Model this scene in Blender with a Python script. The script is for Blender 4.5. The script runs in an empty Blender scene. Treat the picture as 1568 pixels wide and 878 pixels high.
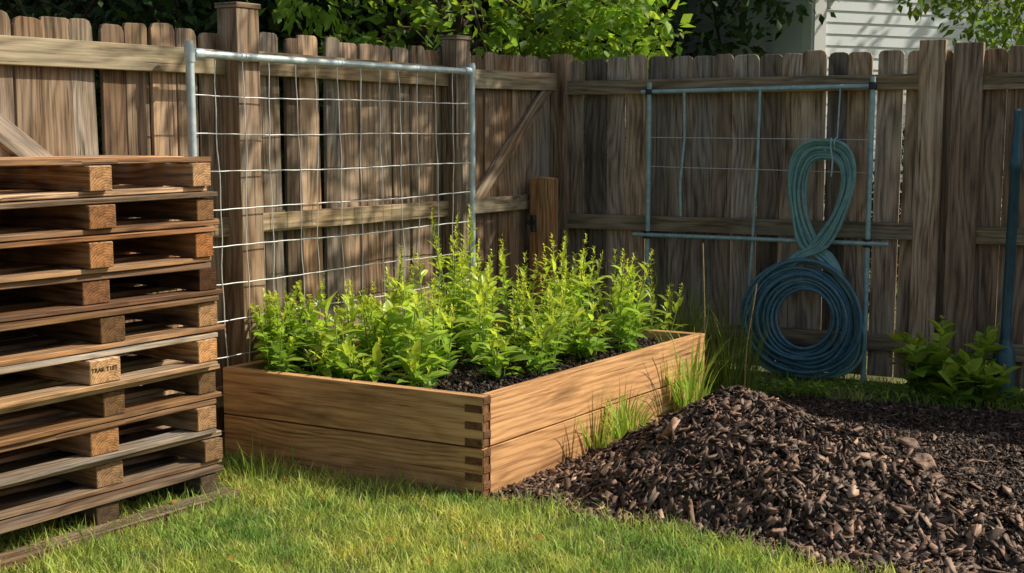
import bpy, math, random
import numpy as np
from mathutils import Vector, Matrix
random.seed(7); R=np.random.default_rng(11)
SC=bpy.context.scene
def V(*a): return Vector(a)
# ---------------------------------------------------------------- node helpers
def newmat(name):
    m=bpy.data.materials.new(name); m.use_nodes=True
    nt=m.node_tree; nt.nodes.clear()
    out=nt.nodes.new('ShaderNodeOutputMaterial')
    return m,nt,out
def nd(nt,t,**kw):
    n=nt.nodes.new(t)
    for k,v in kw.items(): setattr(n,k,v)
    return n
def lk(nt,a,b): nt.links.new(a,b)
def math_(nt,op,a,b=None,c=None):
    n=nt.nodes.new('ShaderNodeMath'); n.operation=op
    for i,x in enumerate((a,b,c)):
        if x is None: continue
        if isinstance(x,(int,float)): n.inputs[i].default_value=x
        else: lk(nt,x,n.inputs[i])
    return n.outputs[0]
def ramp(nt,fac,stops):
    n=nt.nodes.new('ShaderNodeValToRGB')
    els=n.color_ramp.elements
    while len(els)<len(stops): els.new(0.5)
    for e,(p,c) in zip(els,stops):
        e.position=p; e.color=(c,c,c,1) if isinstance(c,(int,float)) else (*c,1)
    lk(nt,fac,n.inputs[0]); return n.outputs[0]
def mixc(nt,fac,a,b,mode='MIX'):
    n=nt.nodes.new('ShaderNodeMix'); n.data_type='RGBA'; n.blend_type=mode
    if isinstance(fac,(int,float)): n.inputs[0].default_value=fac
    else: lk(nt,fac,n.inputs[0])
    for s,x in ((6,a),(7,b)):
        if isinstance(x,tuple): n.inputs[s].default_value=(*x,1)
        else: lk(nt,x,n.inputs[s])
    return n.outputs[2]
def noise(nt,vec,scale,detail=4,rough=.55,dist=0):
    n=nd(nt,'ShaderNodeTexNoise'); n.inputs['Scale'].default_value=scale
    n.inputs['Detail'].default_value=detail; n.inputs['Roughness'].default_value=rough
    n.inputs['Distortion'].default_value=dist
    if vec is not None: lk(nt,vec,n.inputs['Vector'])
    return n.outputs['Fac']
def mapping(nt,vec,s):
    n=nd(nt,'ShaderNodeMapping'); n.inputs['Scale'].default_value=s; lk(nt,vec,n.inputs['Vector']); return n.outputs[0]
def bump(nt,h,strength,dist):
    n=nd(nt,'ShaderNodeBump'); n.inputs['Strength'].default_value=strength; n.inputs['Distance'].default_value=dist
    lk(nt,h,n.inputs['Height']); return n.outputs[0]
def attr(nt,name='Col'):
    n=nd(nt,'ShaderNodeAttribute'); n.attribute_name=name; return n.outputs['Color']
def princ(nt,out,col,rough=.7,spec=.3,metal=0,nrm=None):
    p=nd(nt,'ShaderNodeBsdfPrincipled')
    if isinstance(col,tuple): p.inputs['Base Color'].default_value=(*col,1)
    else: lk(nt,col,p.inputs['Base Color'])
    if isinstance(rough,(int,float)): p.inputs['Roughness'].default_value=rough
    else: lk(nt,rough,p.inputs['Roughness'])
    p.inputs['Specular IOR Level'].default_value=spec; p.inputs['Metallic'].default_value=metal
    if nrm is not None: lk(nt,nrm,p.inputs['Normal'])
    if out is not None: lk(nt,p.outputs[0],out.inputs[0])
    return p.outputs[0]

def wood_mat(name,dark,light,grey=(.3,.28,.26),greyamt=.4,bumpd=.003,rough=.75,knot=.07,green=0.0,grainf=70,crack=.8,wsn=.12,vs_=1.0,stain=.45,lo=.40,hi=.64):
    m,nt,out=newmat(name)
    uv=nd(nt,'ShaderNodeUVMap').outputs[0]
    n1=noise(nt,mapping(nt,uv,(1.1,30*vs_,1)),1,7,.75,.2)
    n2=noise(nt,mapping(nt,uv,(3.5,115,1)),1,4,.7)
    n3=noise(nt,mapping(nt,uv,(.9,4.0,1)),1,2,.5)
    n4=noise(nt,mapping(nt,uv,(.9,2.2,3)),1.7,3,.6)
    crk=noise(nt,mapping(nt,uv,(1.6,70,1)),1,3,.7)
    sp=nd(nt,'ShaderNodeSeparateXYZ'); lk(nt,uv,sp.inputs[0])
    ph=math_(nt,'ADD',math_(nt,'MULTIPLY',sp.outputs[1],grainf*2),math_(nt,'MULTIPLY',n3,60.0))
    sn=math_(nt,'POWER',math_(nt,'MULTIPLY_ADD',math_(nt,'SINE',ph),.5,.5),.6)
    sn=math_(nt,'MULTIPLY',sn,math_(nt,'MULTIPLY_ADD',n4,1.6,.1))
    f=math_(nt,'ADD',math_(nt,'ADD',math_(nt,'MULTIPLY',n1,.66-wsn),math_(nt,'MULTIPLY',n2,.42)),math_(nt,'MULTIPLY',sn,wsn))
    fr=ramp(nt,f,[(lo,0.),(hi,1.)])
    col=mixc(nt,fr,dark,light)
    g=ramp(nt,n4,[(.40,0.),(.64,1.)])
    gcol=mixc(nt,fr,tuple(x*.45 for x in grey),grey)
    col=mixc(nt,math_(nt,'MULTIPLY',g,greyamt),col,gcol)
    if green>0:
        ng=noise(nt,mapping(nt,uv,(1.5,9,1)),2,4,.6)
        col=mixc(nt,math_(nt,'MULTIPLY',ramp(nt,ng,[(.45,0.),(.7,1.)]),green),col,(.15,.17,.07))
    vo=nd(nt,'ShaderNodeTexVoronoi'); vo.inputs['Scale'].default_value=1
    lk(nt,mapping(nt,uv,(1.7,5.0,1)),vo.inputs['Vector'])
    kd=ramp(nt,vo.outputs['Distance'],[(.0,1.),(knot*.55,.9),(knot,.35),(knot*1.8,.0)])
    col=mixc(nt,math_(nt,'MULTIPLY',kd,.85),col,tuple(x*.28 for x in dark))
    ck=ramp(nt,crk,[(.32,1.),(.39,0.)])
    col=mixc(nt,math_(nt,'MULTIPLY',ck,crack),col,tuple(x*.25 for x in dark))
    st=ramp(nt,noise(nt,mapping(nt,uv,(1.6,6,1)),1.3,4,.6),[(.30,stain),(.50,1.)])
    stc=mixc(nt,1.0,col,st,'MULTIPLY')
    col=mixc(nt,1.0,stc,attr(nt),'MULTIPLY')
    h=math_(nt,'SUBTRACT',math_(nt,'SUBTRACT',f,math_(nt,'MULTIPLY',ck,.5)),math_(nt,'MULTIPLY',kd,.25))
    princ(nt,out,col,rough,.25,0,bump(nt,h,.9,bumpd))
    return m
def endgrain_mat(name,dark,light):
    m,nt,out=newmat(name)
    uv=nd(nt,'ShaderNodeUVMap').outputs[0]
    ad=nd(nt,'ShaderNodeVectorMath',operation='ADD'); ad.inputs[1].default_value=(.02,.06,0); lk(nt,uv,ad.inputs[0])
    ln=nd(nt,'ShaderNodeVectorMath',operation='LENGTH'); lk(nt,ad.outputs[0],ln.inputs[0])
    nz=noise(nt,uv,14,3); n2=noise(nt,uv,130,4,.7)
    s=math_(nt,'MULTIPLY_ADD',math_(nt,'SINE',math_(nt,'ADD',math_(nt,'MULTIPLY',ln.outputs['Value'],700),math_(nt,'MULTIPLY',nz,12))),.5,.5)
    f=math_(nt,'ADD',math_(nt,'MULTIPLY',s,.3),math_(nt,'MULTIPLY',n2,.7))
    col=mixc(nt,ramp(nt,f,[(.2,0.),(.85,1.)]),dark,light)
    nb=ramp(nt,noise(nt,uv,35,3),[(.35,.5),(.6,1.)])
    col=mixc(nt,1.0,mixc(nt,1.0,col,nb,'MULTIPLY'),attr(nt),'MULTIPLY')
    princ(nt,out,col,.85,.2,0,bump(nt,f,.5,.002)); return m

def leaf_mat(name,base,trans,tmix=.45,rough=.5,spec=.3,var=.35):
    m,nt,out=newmat(name)
    a=attr(nt)
    if tmix<=0:
        princ(nt,out,mixc(nt,1.0,base,a,'MULTIPLY'),rough,spec); return m
    geo=nd(nt,'ShaderNodeTexCoord').outputs['Object']
    n=noise(nt,geo,9,2)
    k=math_(nt,'MULTIPLY_ADD',n,var*2,1-var)
    cb=mixc(nt,1.0,base,a,'MULTIPLY'); ct=mixc(nt,1.0,trans,a,'MULTIPLY')
    v1=nd(nt,'ShaderNodeVectorMath',operation='SCALE'); lk(nt,cb,v1.inputs[0]); lk(nt,k,v1.inputs['Scale'])
    p=princ(nt,None,v1.outputs[0],rough,spec)
    t=nd(nt,'ShaderNodeBsdfTranslucent'); lk(nt,ct,t.inputs[0])
    mx=nd(nt,'ShaderNodeMixShader'); mx.inputs[0].default_value=tmix
    lk(nt,p,mx.inputs[1]); lk(nt,t.outputs[0],mx.inputs[2]); lk(nt,mx.outputs[0],out.inputs[0])
    return m
# ---------------------------------------------------------------- mesh builder
class MB:
    def __init__(s): s.v=[];s.f=[];s.uv=[];s.c=[];s.m=[]
    def prism(s,poly,O,U,W,th,tint=(1,1,1),m=0,me=None,T=None):
        O=Vector(O);U=Vector(U).normalized();W=Vector(W).normalized();N=U.cross(W).normalized()
        if me is None: me=m
        n=len(poly); b=len(s.v); ou=random.uniform(0,40);ov=random.uniform(0,40)
        vc=sum(p[1] for p in poly)/n
        for q in (th/2,-th/2):
            for p in poly: s.v.append(O+U*p[0]+W*p[1]+N*q)
        s.f.append([b+i for i in range(n)]); s.uv.append([(p[0]+ou,p[1]+ov) for p in poly]); s.m.append(m)
        s.f.append([b+n+i for i in reversed(range(n))]); s.uv.append([(p[0]+ou+3,p[1]+ov) for p in reversed(poly)]); s.m.append(m)
        for i in range(n):
            j=(i+1)%n; pi,pj=poly[i],poly[j]
            s.f.append([b+n+i,b+n+j,b+j,b+i])
            if abs(pi[0]-pj[0])<abs(pi[1]-pj[1])*1.2:
                s.uv.append([(pi[1]-vc,-th/2),(pj[1]-vc,-th/2),(pj[1]-vc,th/2),(pi[1]-vc,th/2)]); s.m.append(me)
            else:
                o2=ov+pi[1]+2
                s.uv.append([(pi[0]+ou,o2),(pj[0]+ou,o2),(pj[0]+ou,o2+th),(pi[0]+ou,o2+th)]); s.m.append(m)
        s.c+= [tint]*(n+2)
    def box(s,C,U,W,l,w,th,tint=(1,1,1),m=0,me=None):
        s.prism([(-l/2,-w/2),(l/2,-w/2),(l/2,w/2),(-l/2,w/2)],C,U,W,th,tint,m,me)
    def rough(s,C,U,W,l,w,th,tint=(1,1,1),m=0,me=None,j=.005,jl=.006):
        K=9; lo=[];hi=[]
        for i in range(K):
            t=-l/2+l*i/(K-1)
            lo.append((t+(random.uniform(-jl,jl) if i in(0,K-1) else 0),-w/2+random.uniform(-j,j)*.6))
            hi.append((t+(random.uniform(-jl,jl) if i in(0,K-1) else 0),w/2+random.uniform(-j,j)*.6))
        if random.random()<.35:
            c=random.choice([0,1]); 
            if c: hi[-1]=(hi[-1][0]-random.uniform(.01,.03),hi[-1][1]-.002)
            else: lo[0]=(lo[0][0]+random.uniform(.01,.03),lo[0][1])
        s.prism(lo+hi[::-1],C,U,W,th,tint,m,me)
    def obj(s,name,mats,bevel=0,parent=None,smooth=False,segs=1):
        me=bpy.data.meshes.new(name); me.from_pydata([tuple(v) for v in s.v],[],s.f)
        for x in mats: me.materials.append(x)
        me.polygons.foreach_set('material_index',s.m)
        ul=me.uv_layers.new(name='UVMap'); ul.data.foreach_set('uv',[c for f in s.uv for p in f for c in p])
        ca=me.color_attributes.new('Col','FLOAT_COLOR','CORNER')
        ca.data.foreach_set('color',[x for f,c in zip(s.f,s.c) for _ in f for x in (*c,1)])
        me.update()
        o=bpy.data.objects.new(name,me); SC.collection.objects.link(o)
        if bevel:
            b=o.modifiers.new('b','BEVEL'); b.width=bevel; b.segments=segs; b.limit_method='ANGLE'; b.angle_limit=math.radians(50)
        if parent: o.parent=parent
        return o
def empty(name):
    o=bpy.data.objects.new(name,None); SC.collection.objects.link(o); return o
def curve(name,splines,r,mat,parent=None,cyc=False,res=4):
    cu=bpy.data.curves.new(name,'CURVE'); cu.dimensions='3D'; cu.bevel_depth=r; cu.bevel_resolution=res; cu.use_fill_caps=True
    for pts in splines:
        sp=cu.splines.new('POLY'); sp.points.add(len(pts)-1)
        for i,p in enumerate(pts): sp.points[i].co=(p[0],p[1],p[2],1)
        sp.use_cyclic_u=cyc; sp.use_smooth=True
    cu.materials.append(mat)
    o=bpy.data.objects.new(name,cu); SC.collection.objects.link(o)
    if parent: o.parent=parent
    return o
def np_mesh(name,VV,faces,col,mat,smooth=False,parent=None):
    N,k,_=VV.shape
    me=bpy.data.meshes.new(name)
    me.vertices.add(N*k); me.vertices.foreach_set('co',VV.astype(np.float32).ravel())
    fl=np.concatenate([np.array(f) for f in faces]); L=len(fl)
    loops=(fl[None,:]+(np.arange(N)*k)[:,None]).ravel()
    me.loops.add(len(loops)); me.loops.foreach_set('vertex_index',loops.astype(np.int32))
    st=np.cumsum([0]+[len(f) for f in faces[:-1]])
    starts=(st[None,:]+(np.arange(N)*L)[:,None]).ravel()
    me.polygons.add(len(starts)); me.polygons.foreach_set('loop_start',starts.astype(np.int32))
    try:
        me.polygons.foreach_set('loop_total',np.tile([len(f) for f in faces],N).astype(np.int32))
    except Exception: pass
    if smooth: me.polygons.foreach_set('use_smooth',np.ones(len(starts),dtype=bool))
    me.update(calc_edges=True)
    ca=me.color_attributes.new('Col','FLOAT_COLOR','POINT')
    c4=np.ones((N,k,4),dtype=np.float32)
    c4[:,:,:3]=col[:,None,:] if col.ndim==2 else col
    ca.data.foreach_set('color',c4.ravel())
    me.materials.append(mat)
    o=bpy.data.objects.new(name,me); SC.collection.objects.link(o)
    if parent: o.parent=parent
    return o
def nrm(a): return a/np.maximum(np.linalg.norm(a,axis=-1,keepdims=True),1e-9)
def place(tmpl,pos,D,Nn,s,sy=None):
    X=nrm(D); Z=nrm(Nn-(Nn*X).sum(-1,keepdims=True)*X); Y=np.cross(Z,X)
    s=s[:,None,None]; sy=s if sy is None else sy[:,None,None]
    t=tmpl[None]
    return pos[:,None,:]+s*t[:,:,0:1]*X[:,None,:]+sy*t[:,:,1:2]*Y[:,None,:]+s*t[:,:,2:3]*Z[:,None,:]
LEAF=np.array([(0,0,0),(.3,.15,.05),(.3,0,.0),(.3,-.15,.05),(.66,.14,.02),(.66,0,-.04),(.66,-.14,.02),(1,0,-.16)])
LEAFF=[(0,2,1),(0,3,2),(1,2,5,4),(2,3,6,5),(4,5,7),(5,6,7)]
LEAFW=LEAF*np.array([1,2.3,1]); LEAFW[1:4,1]*=1.15
LEAFW[1,0]=.22;LEAFW[3,0]=.22
TL=np.array([(0,0,0),(.45,.28,.06),(1,0,-.05),(.45,-.28,.06)]); TLF=[(0,2,1),(0,3,2)]
BLF=[(0,1,3,2),(2,3,4)]

# ---------------------------------------------------------------- materials
M_fenceL=wood_mat('fence_wood_weathered',(.085,.047,.026),(.41,.275,.165),(.43,.37,.30),.6,green=.15,lo=.42)
M_fenceR=wood_mat('fence_wood_grey',(.12,.073,.044),(.54,.385,.25),(.55,.46,.365),.6,green=.1,lo=.42)
M_rail=wood_mat('rail_wood',(.12,.078,.042),(.46,.33,.19),(.42,.38,.27),.55,green=.4)
M_bed=wood_mat('cedar_wood',(.25,.095,.035),(.76,.43,.19),(.62,.38,.20),.25,bumpd=.002,rough=.6,knot=.085,grainf=90,crack=.75,wsn=.12,vs_=1.1,stain=.55,lo=.36,hi=.63)
M_bedend=endgrain_mat('cedar_endgrain',(.12,.05,.024),(.33,.17,.08))
M_pal=wood_mat('pallet_wood',(.15,.08,.04),(.74,.47,.25),(.56,.49,.41),.65,bumpd=.003,knot=.06,crack=.85,lo=.42)
M_palend=endgrain_mat('pallet_endgrain',(.24,.125,.058),(.76,.48,.25))
def metal_mat(name,c1,c2,metal,rough):
    m,nt,out=newmat(name); tc=nd(nt,'ShaderNodeTexCoord').outputs['Object']
    n=noise(nt,tc,22,5,.65); n2=noise(nt,tc,140,3)
    c=mixc(nt,ramp(nt,n,[(.35,0.),(.65,1.)]),c1,c2)
    princ(nt,out,c,math_(nt,'MULTIPLY_ADD',n2,.3,rough-.15),.5,metal,bump(nt,n2,.2,.001)); return m
M_galv=metal_mat('galvanised_steel',(.42,.52,.54),(.62,.70,.70),.3,.38)
M_wire=metal_mat('wire_steel',(.6,.62,.6),(.8,.82,.8),.3,.4)
M_pipe=metal_mat('pipe_blue_grey',(.24,.40,.41),(.42,.58,.58),.15,.45)
M_dark=metal_mat('dark_fitting',(.02,.02,.022),(.05,.05,.05),.4,.5)
M_teal=metal_mat('pole_teal_paint',(.025,.085,.11),(.045,.12,.15),.1,.4)
M_hoseT=metal_mat('hose_teal_rubber',(.13,.30,.29),(.22,.41,.38),0,.30)
M_hoseB=metal_mat('hose_blue_rubber',(.055,.145,.19),(.10,.225,.28),0,.26)
M_leaf=leaf_mat('herb_leaf',(.47,.58,.09),(.82,.94,.10),.42,.36,.5)
M_grass=leaf_mat('grass_blade',(.53,.58,.17),(.80,.87,.21),.35,.55,.2,.3)
M_tleaf=leaf_mat('tree_leaf',(.15,.24,.05),(.44,.64,.07),.42,.5,.25)
M_dleaf=leaf_mat('dark_tree_leaf',(.035,.06,.022),(.045,.085,.015),0,.6,.15)
def simple(name,c1,c2,scale,rough=.9,bd=.01,spec=.2,det=6):
    m,nt,out=newmat(name); tc=nd(nt,'ShaderNodeTexCoord').outputs['Object']
    n=noise(nt,tc,scale,det,.65); c=mixc(nt,ramp(nt,n,[(.35,0.),(.65,1.)]),c1,c2)
    princ(nt,out,c,rough,spec,0,bump(nt,n,.8,bd)); return m
M_lawn=simple('lawn_soil',(.06,.062,.024),(.18,.19,.075),7)
M_mulchb=simple('mulch_base',(.008,.0055,.004),(.026,.018,.013),45,.9,.02)
M_soil=simple('bed_soil',(.007,.005,.004),(.03,.022,.016),60,.95,.02)
M_bark=simple('bark',(.04,.03,.022),(.13,.10,.07),14,.9,.02)
M_rock=simple('rock_surface',(.16,.10,.07),(.36,.25,.18),18,.85,.01)
m,nt,out=newmat('mulch_chip'); a=attr(nt); tc=nd(nt,'ShaderNodeTexCoord').outputs['Object']
n=noise(nt,mapping(nt,tc,(1,1,1)),130,3); c=mixc(nt,1.0,mixc(nt,n,(.5,.5,.5),(1.4,1.4,1.4)),a,'MULTIPLY'); princ(nt,out,c,.58,.32,0,bump(nt,n,.5,.002)); M_chip=m

# ---------------------------------------------------------------- layout
C0=V(.27,8.0,0); dL=V(-.554,-.832,0).normalized(); nL=V(.832,-.554,0).normalized()
dR=V(.887,-.461,0).normalized(); nR=V(-.461,-.887,0).normalized(); UP=V(0,0,1)
BN=V(-.11,4.75,0); bF=V(-.878,.479,0).normalized(); bR=V(.573,.82,0).normalized(); LF,LR=1.28,1.87
bedc=[BN,BN+bF*LF,BN+bF*LF+bR*LR,BN+bR*LR]
MP=np.array([-.02,4.72]); MN=np.array([.571,.821])
def hn(x,y):
    return (np.sin(x*5.1+y*3.3)+np.sin(x*-3.7+y*6.1+1.3)+.6*np.sin(x*11.3+y*9.1+2)+.5*np.sin(x*17-y*13+.5)+.4*np.sin(x*23+y*29))/3.5
def ridge(x,y,a,b,h0,h1,sl):
    ax,ay=a;bx,by=b;vx,vy=bx-ax,by-ay; L2=vx*vx+vy*vy
    t=np.clip(((x-ax)*vx+(y-ay)*vy)/L2,0,1)
    r=np.sqrt((x-ax-t*vx)**2+(y-ay-t*vy)**2+.0035)
    return np.clip(h0+(h1-h0)*t-sl*(r-.059),0,1)
def mulch_h(x,y):
    d1=(x-MP[0])*MN[0]+(y-MP[1])*MN[1]+.05*hn(x*1.7,y*1.7)
    d3=(x-1.275)*-.348+(y-6.69)*-.937+.03*hn(x*2+4,y*2)
    d=np.minimum(d1,d3)
    sm=np.clip(d/.20,0,1); sm=sm*sm*(3-2*sm)
    g=lambda cx,cy,sx,sy:np.exp(-((x-cx)**2/(2*sx*sx)+(y-cy)**2/(2*sy*sy)))
    p1=ridge(x,y,(.88,4.90),(1.60,4.12),.375,.11,.62)
    p2=ridge(x,y,(.88,4.90),(.36,4.90),.375,.09,.62)
    pk=np.maximum(p1,p2)
    h=.016+.008*hn(x,y)+.011*hn(x*3,y*3)*(1+2*pk/.3)+pk+.04*g(1.0,4.45,.25,.15)+.035*g(.95,6.0,.2,.3)
    return np.where(d<0,-.03,-.006+sm*h), d
# ---------------------------------------------------------------- ground
me=bpy.data.meshes.new('lawn'); S=220
xs=np.concatenate([[-S,-60,-20],np.linspace(-8,8,60),[20,60,S]]); ys=np.concatenate([[-S,-60,-15],np.linspace(-4,12,60),[20,60,S]])
X,Y=np.meshgrid(xs,ys); Z=np.where((abs(X)<8)&(Y>-4)&(Y<12),.004*hn(X,Y),0)
vs=np.stack([X,Y,Z],-1).reshape(-1,3); nx=len(xs)
fs=[(j*nx+i,j*nx+i+1,(j+1)*nx+i+1,(j+1)*nx+i) for j in range(len(ys)-1) for i in range(nx-1)]
me.from_pydata(vs.tolist(),[],fs); me.materials.append(M_lawn); o=bpy.data.objects.new('lawn',me); SC.collection.objects.link(o)
xs=np.linspace(-90,90,70); ys=np.linspace(28,90,20); X,Y=np.meshgrid(xs,ys); Z=-.2+12*np.clip((Y-28)/30,0,1)**.7+1.2*hn(X*.2,Y*.2)
nx=70; fs=[(j*nx+i,j*nx+i+1,(j+1)*nx+i+1,(j+1)*nx+i) for j in range(19) for i in range(nx-1)]
me=bpy.data.meshes.new('backdrop_hill'); me.from_pydata(np.stack([X,Y,Z],-1).reshape(-1,3).tolist(),[],fs)  # added terrain, a dark backdrop closing bright sky gaps between the trees
me.materials.append(simple('backdrop_woodland',(.008,.014,.005),(.03,.045,.012),1.2)); o=bpy.data.objects.new('backdrop_hill',me); SC.collection.objects.link(o)
mul=empty('mulch_pile')
xs=np.linspace(-.2,5.2,260); ys=np.linspace(1.2,6.9,260); X,Y=np.meshgrid(xs,ys); H,D=mulch_h(X,Y)
inb=((X-BN.x)*.82-(Y-BN.y)*.573)<-.0
H=np.where(inb&(Y<6.4),-.04,H)
nx=260; fs=[(j*nx+i,j*nx+i+1,(j+1)*nx+i+1,(j+1)*nx+i) for j in range(nx-1) for i in range(nx-1)
   if max(H[j,i],H[j,i+1],H[j+1,i],H[j+1,i+1])>-.029]
me=bpy.data.meshes.new('mulch_base'); me.from_pydata(np.stack([X,Y,H],-1).reshape(-1,3).tolist(),[],fs)
me.materials.append(M_mulchb); o=bpy.data.objects.new('mulch_base',me); SC.collection.objects.link(o); o.parent=mul
def chips(name,x,y,z,parent,smin,smax,mat,tilt=.45,dark=1.0,wr=(.20,.48)):
    n=len(x)
    bx=np.array([(-.5,-.5,-.5),(.5,-.5,-.5),(.5,.5,-.5),(-.5,.5,-.5),(-.5,-.5,.5),(.5,-.5,.5),(.5,.5,.5),(-.5,.5,.5)])
    T=bx[None]+R.uniform(-.27,.27,(n,8,3))
    L=R.uniform(smin,smax,n)*R.choice([.5,1,1.4],n,p=[.45,.4,.15]); W=L*R.uniform(wr[0],wr[1],n); Th=np.clip(L*R.uniform(.06,.14,n),.0018,.005)
    T=T*np.stack([L,W,Th],-1)[:,None,:]
    th=R.uniform(0,2*np.pi,n); Dd=np.stack([np.cos(th),np.sin(th),R.normal(0,tilt,n)],-1)
    Nn=np.stack([R.normal(0,tilt,n),R.normal(0,tilt,n),np.ones(n)],-1)
    if parent is mul:
        e=.02; h0=mulch_h(x,y)[0]; gx=(mulch_h(x+e,y)[0]-h0)/e; gy=(mulch_h(x,y+e)[0]-h0)/e
        gx=np.clip(gx,-1,1);gy=np.clip(gy,-1,1)
        Nn[:,0]-=gx;Nn[:,1]-=gy; Dd[:,2]+=gx*Dd[:,0]+gy*Dd[:,1]
    Xa=nrm(Dd); Za=nrm(Nn-(Nn*Xa).sum(-1,keepdims=True)*Xa); Ya=np.cross(Za,Xa)
    P=np.stack([x,y,z],-1)[:,None,:]+T[:,:,0:1]*Xa[:,None]+T[:,:,1:2]*Ya[:,None]+T[:,:,2:3]*Za[:,None]
    b=R.lognormal(0,.6,n)*dark; hue=R.uniform(0,1,n)
    col=np.stack([.108*b*(1+.35*hue),.076*b*(1+.08*hue),.053*b],-1)
    F=[(3,2,1,0),(4,5,6,7),(0,1,5,4),(1,2,6,5),(2,3,7,6),(3,0,4,7)]
    return np_mesh(name,P,F,col,mat,False,parent)
def mulch_pts(n,x0,x1,y0,y1,up=.012,back=1.0,front=1.0):
    x=R.uniform(x0,x1,n); y=R.uniform(y0,y1,n); h,d=mulch_h(x,y)
    b=((x-BN.x)*.82-(y-BN.y)*.573)
    bk=((x-.9)*.70+(y-4.93)*.71+.06*hn(x*2,y*2))>.40
    k=(d>-.05*R.uniform(0,1,n)**2)&((b>.01)|(y>6.45))&(R.uniform(0,1,n)<np.where(bk,back,front))
    return x[k],y[k],np.maximum(h[k],0)+R.uniform(0,up,k.sum())
x,y,z=mulch_pts(76000,-.1,2.6,3.5,6.8,.014,.08,1); chips('bark_chips',x,y,z,mul,.018,.044,M_chip,.45)
x,y,z=mulch_pts(40000,-.1,2.6,3.5,6.8,.008); chips('bark_fines',x,y,z,mul,.008,.022,M_chip,.6,.5)
x,y,z=mulch_pts(70000,.3,2.7,4.2,6.8,.012,1,0); chips('bark_fines_back',x,y,z,mul,.010,.026,M_chip,.5,.42,(.25,.6))  # finer mulch, its colour also darkened for the shade behind the pile
x,y,z=mulch_pts(3000,-.1,2.6,3.5,6.8,.022,.1,1); chips('bark_chunks',x,y,z,mul,.042,.068,M_chip,.4,1.25,(.22,.42))
x,y,z=mulch_pts(15000,2.6,5,1.5,6.5); chips('bark_chips_far',x,y,z,mul,.02,.05,M_chip)
# ---------------------------------------------------------------- grass
def grass_blades(name,x,y,z,lmin,lmax,w,mat,lean=.35,parent=None,cb=1.0):
    n=len(x); th=R.uniform(0,2*np.pi,n)
    L=R.uniform(lmin,lmax,n)*(1+.3*hn(x*1.3+1,y*1.3)+.3*hn(x*6,y*6))
    D=np.stack([np.cos(th)*R.uniform(0,lean,n)*1.6,np.sin(th)*R.uniform(0,lean,n)*1.6,np.ones(n)],-1); D=nrm(D)
    t2=R.uniform(0,2*np.pi,n); side=np.stack([np.cos(t2),np.sin(t2),np.zeros(n)],-1)
    base=np.stack([x,y,z],-1); mid=base+D*L[:,None]*.55
    D2=nrm(D+np.stack([np.cos(th),np.sin(th),-.3*np.ones(n)],-1)*R.uniform(.1,.9,n)[:,None])
    tip=mid+D2*L[:,None]*.5; ww=(w*R.uniform(.7,1.3,n))[:,None]*side
    P=np.stack([base-ww*.5,base+ww*.5,mid-ww*.42,mid+ww*.42,tip],1)
    patch=np.clip(.5+.5*hn(x*.9+3,y*.9)+.35*hn(x*4,y*4+1),0,1); dry=(R.uniform(0,1,n)<.05+.25*patch**2)
    br=(cb*R.uniform(.45,1.3,n)*(.64+.48*patch))
    col=np.stack([br*(.64+.46*patch),br,br*.75],-1)
    col[dry]=np.stack([br*1.3,br*1.08,br*1.4],-1)[dry]
    return np_mesh(name,P,BLF,col,mat,False,parent)
def grass_pts(n,x0,x1,y0,y1):
    x=R.uniform(x0,x1,n); y=R.uniform(y0,y1,n); h,d=mulch_h(x,y)
    rx,ry=x-BN.x,y-BN.y
    a=(rx*bR.y-ry*bR.x)/(bF.x*bR.y-bF.y*bR.x); b=(rx*bF.y-ry*bF.x)/(bR.x*bF.y-bR.y*bF.x)
    inb=(a>-.01)&(a<LF+.01)&(b>-.01)&(b<LR+.01)
    inm=(d>.0+.08*R.uniform(0,1,n)**3)&(x>-.3)&(((x-BN.x)*.82-(y-BN.y)*.573)>-.3)
    fL=(x-C0.x)*nL.x+(y-C0.y)*nL.y; fR=(x-C0.x)*nR.x+(y-C0.y)*nR.y
    k=~inb&~inm&(fL>.02)&(fR>.02)&(R.uniform(0,1,n)<.62+.5*hn(x*2.3,y*2.3))
    return x[k],y[k]
gr=empty('grass')
x,y=grass_pts(170000,-2.3,1.7,3.4,5.6); grass_blades('lawn_blades',x,y,np.zeros(len(x)),.020,.055,.0038,M_grass,.5,gr)
x,y=grass_pts(16000,-2.0,1.5,3.6,5.6); grass_blades('long_blades',x,y,np.zeros(len(x)),.05,.095,.0042,M_grass,.55,gr,1.05)
x,y=grass_pts(40000,-4,4,-.5,3.4); grass_blades('near_blades',x,y,np.zeros(len(x)),.03,.06,.005,M_grass,.5,gr)
x,y=grass_pts(60000,.3,5,4.5,8); grass_blades('fence_blades',x,y,np.zeros(len(x)),.03,.09,.004,M_grass,.5,gr,.8)
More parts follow.
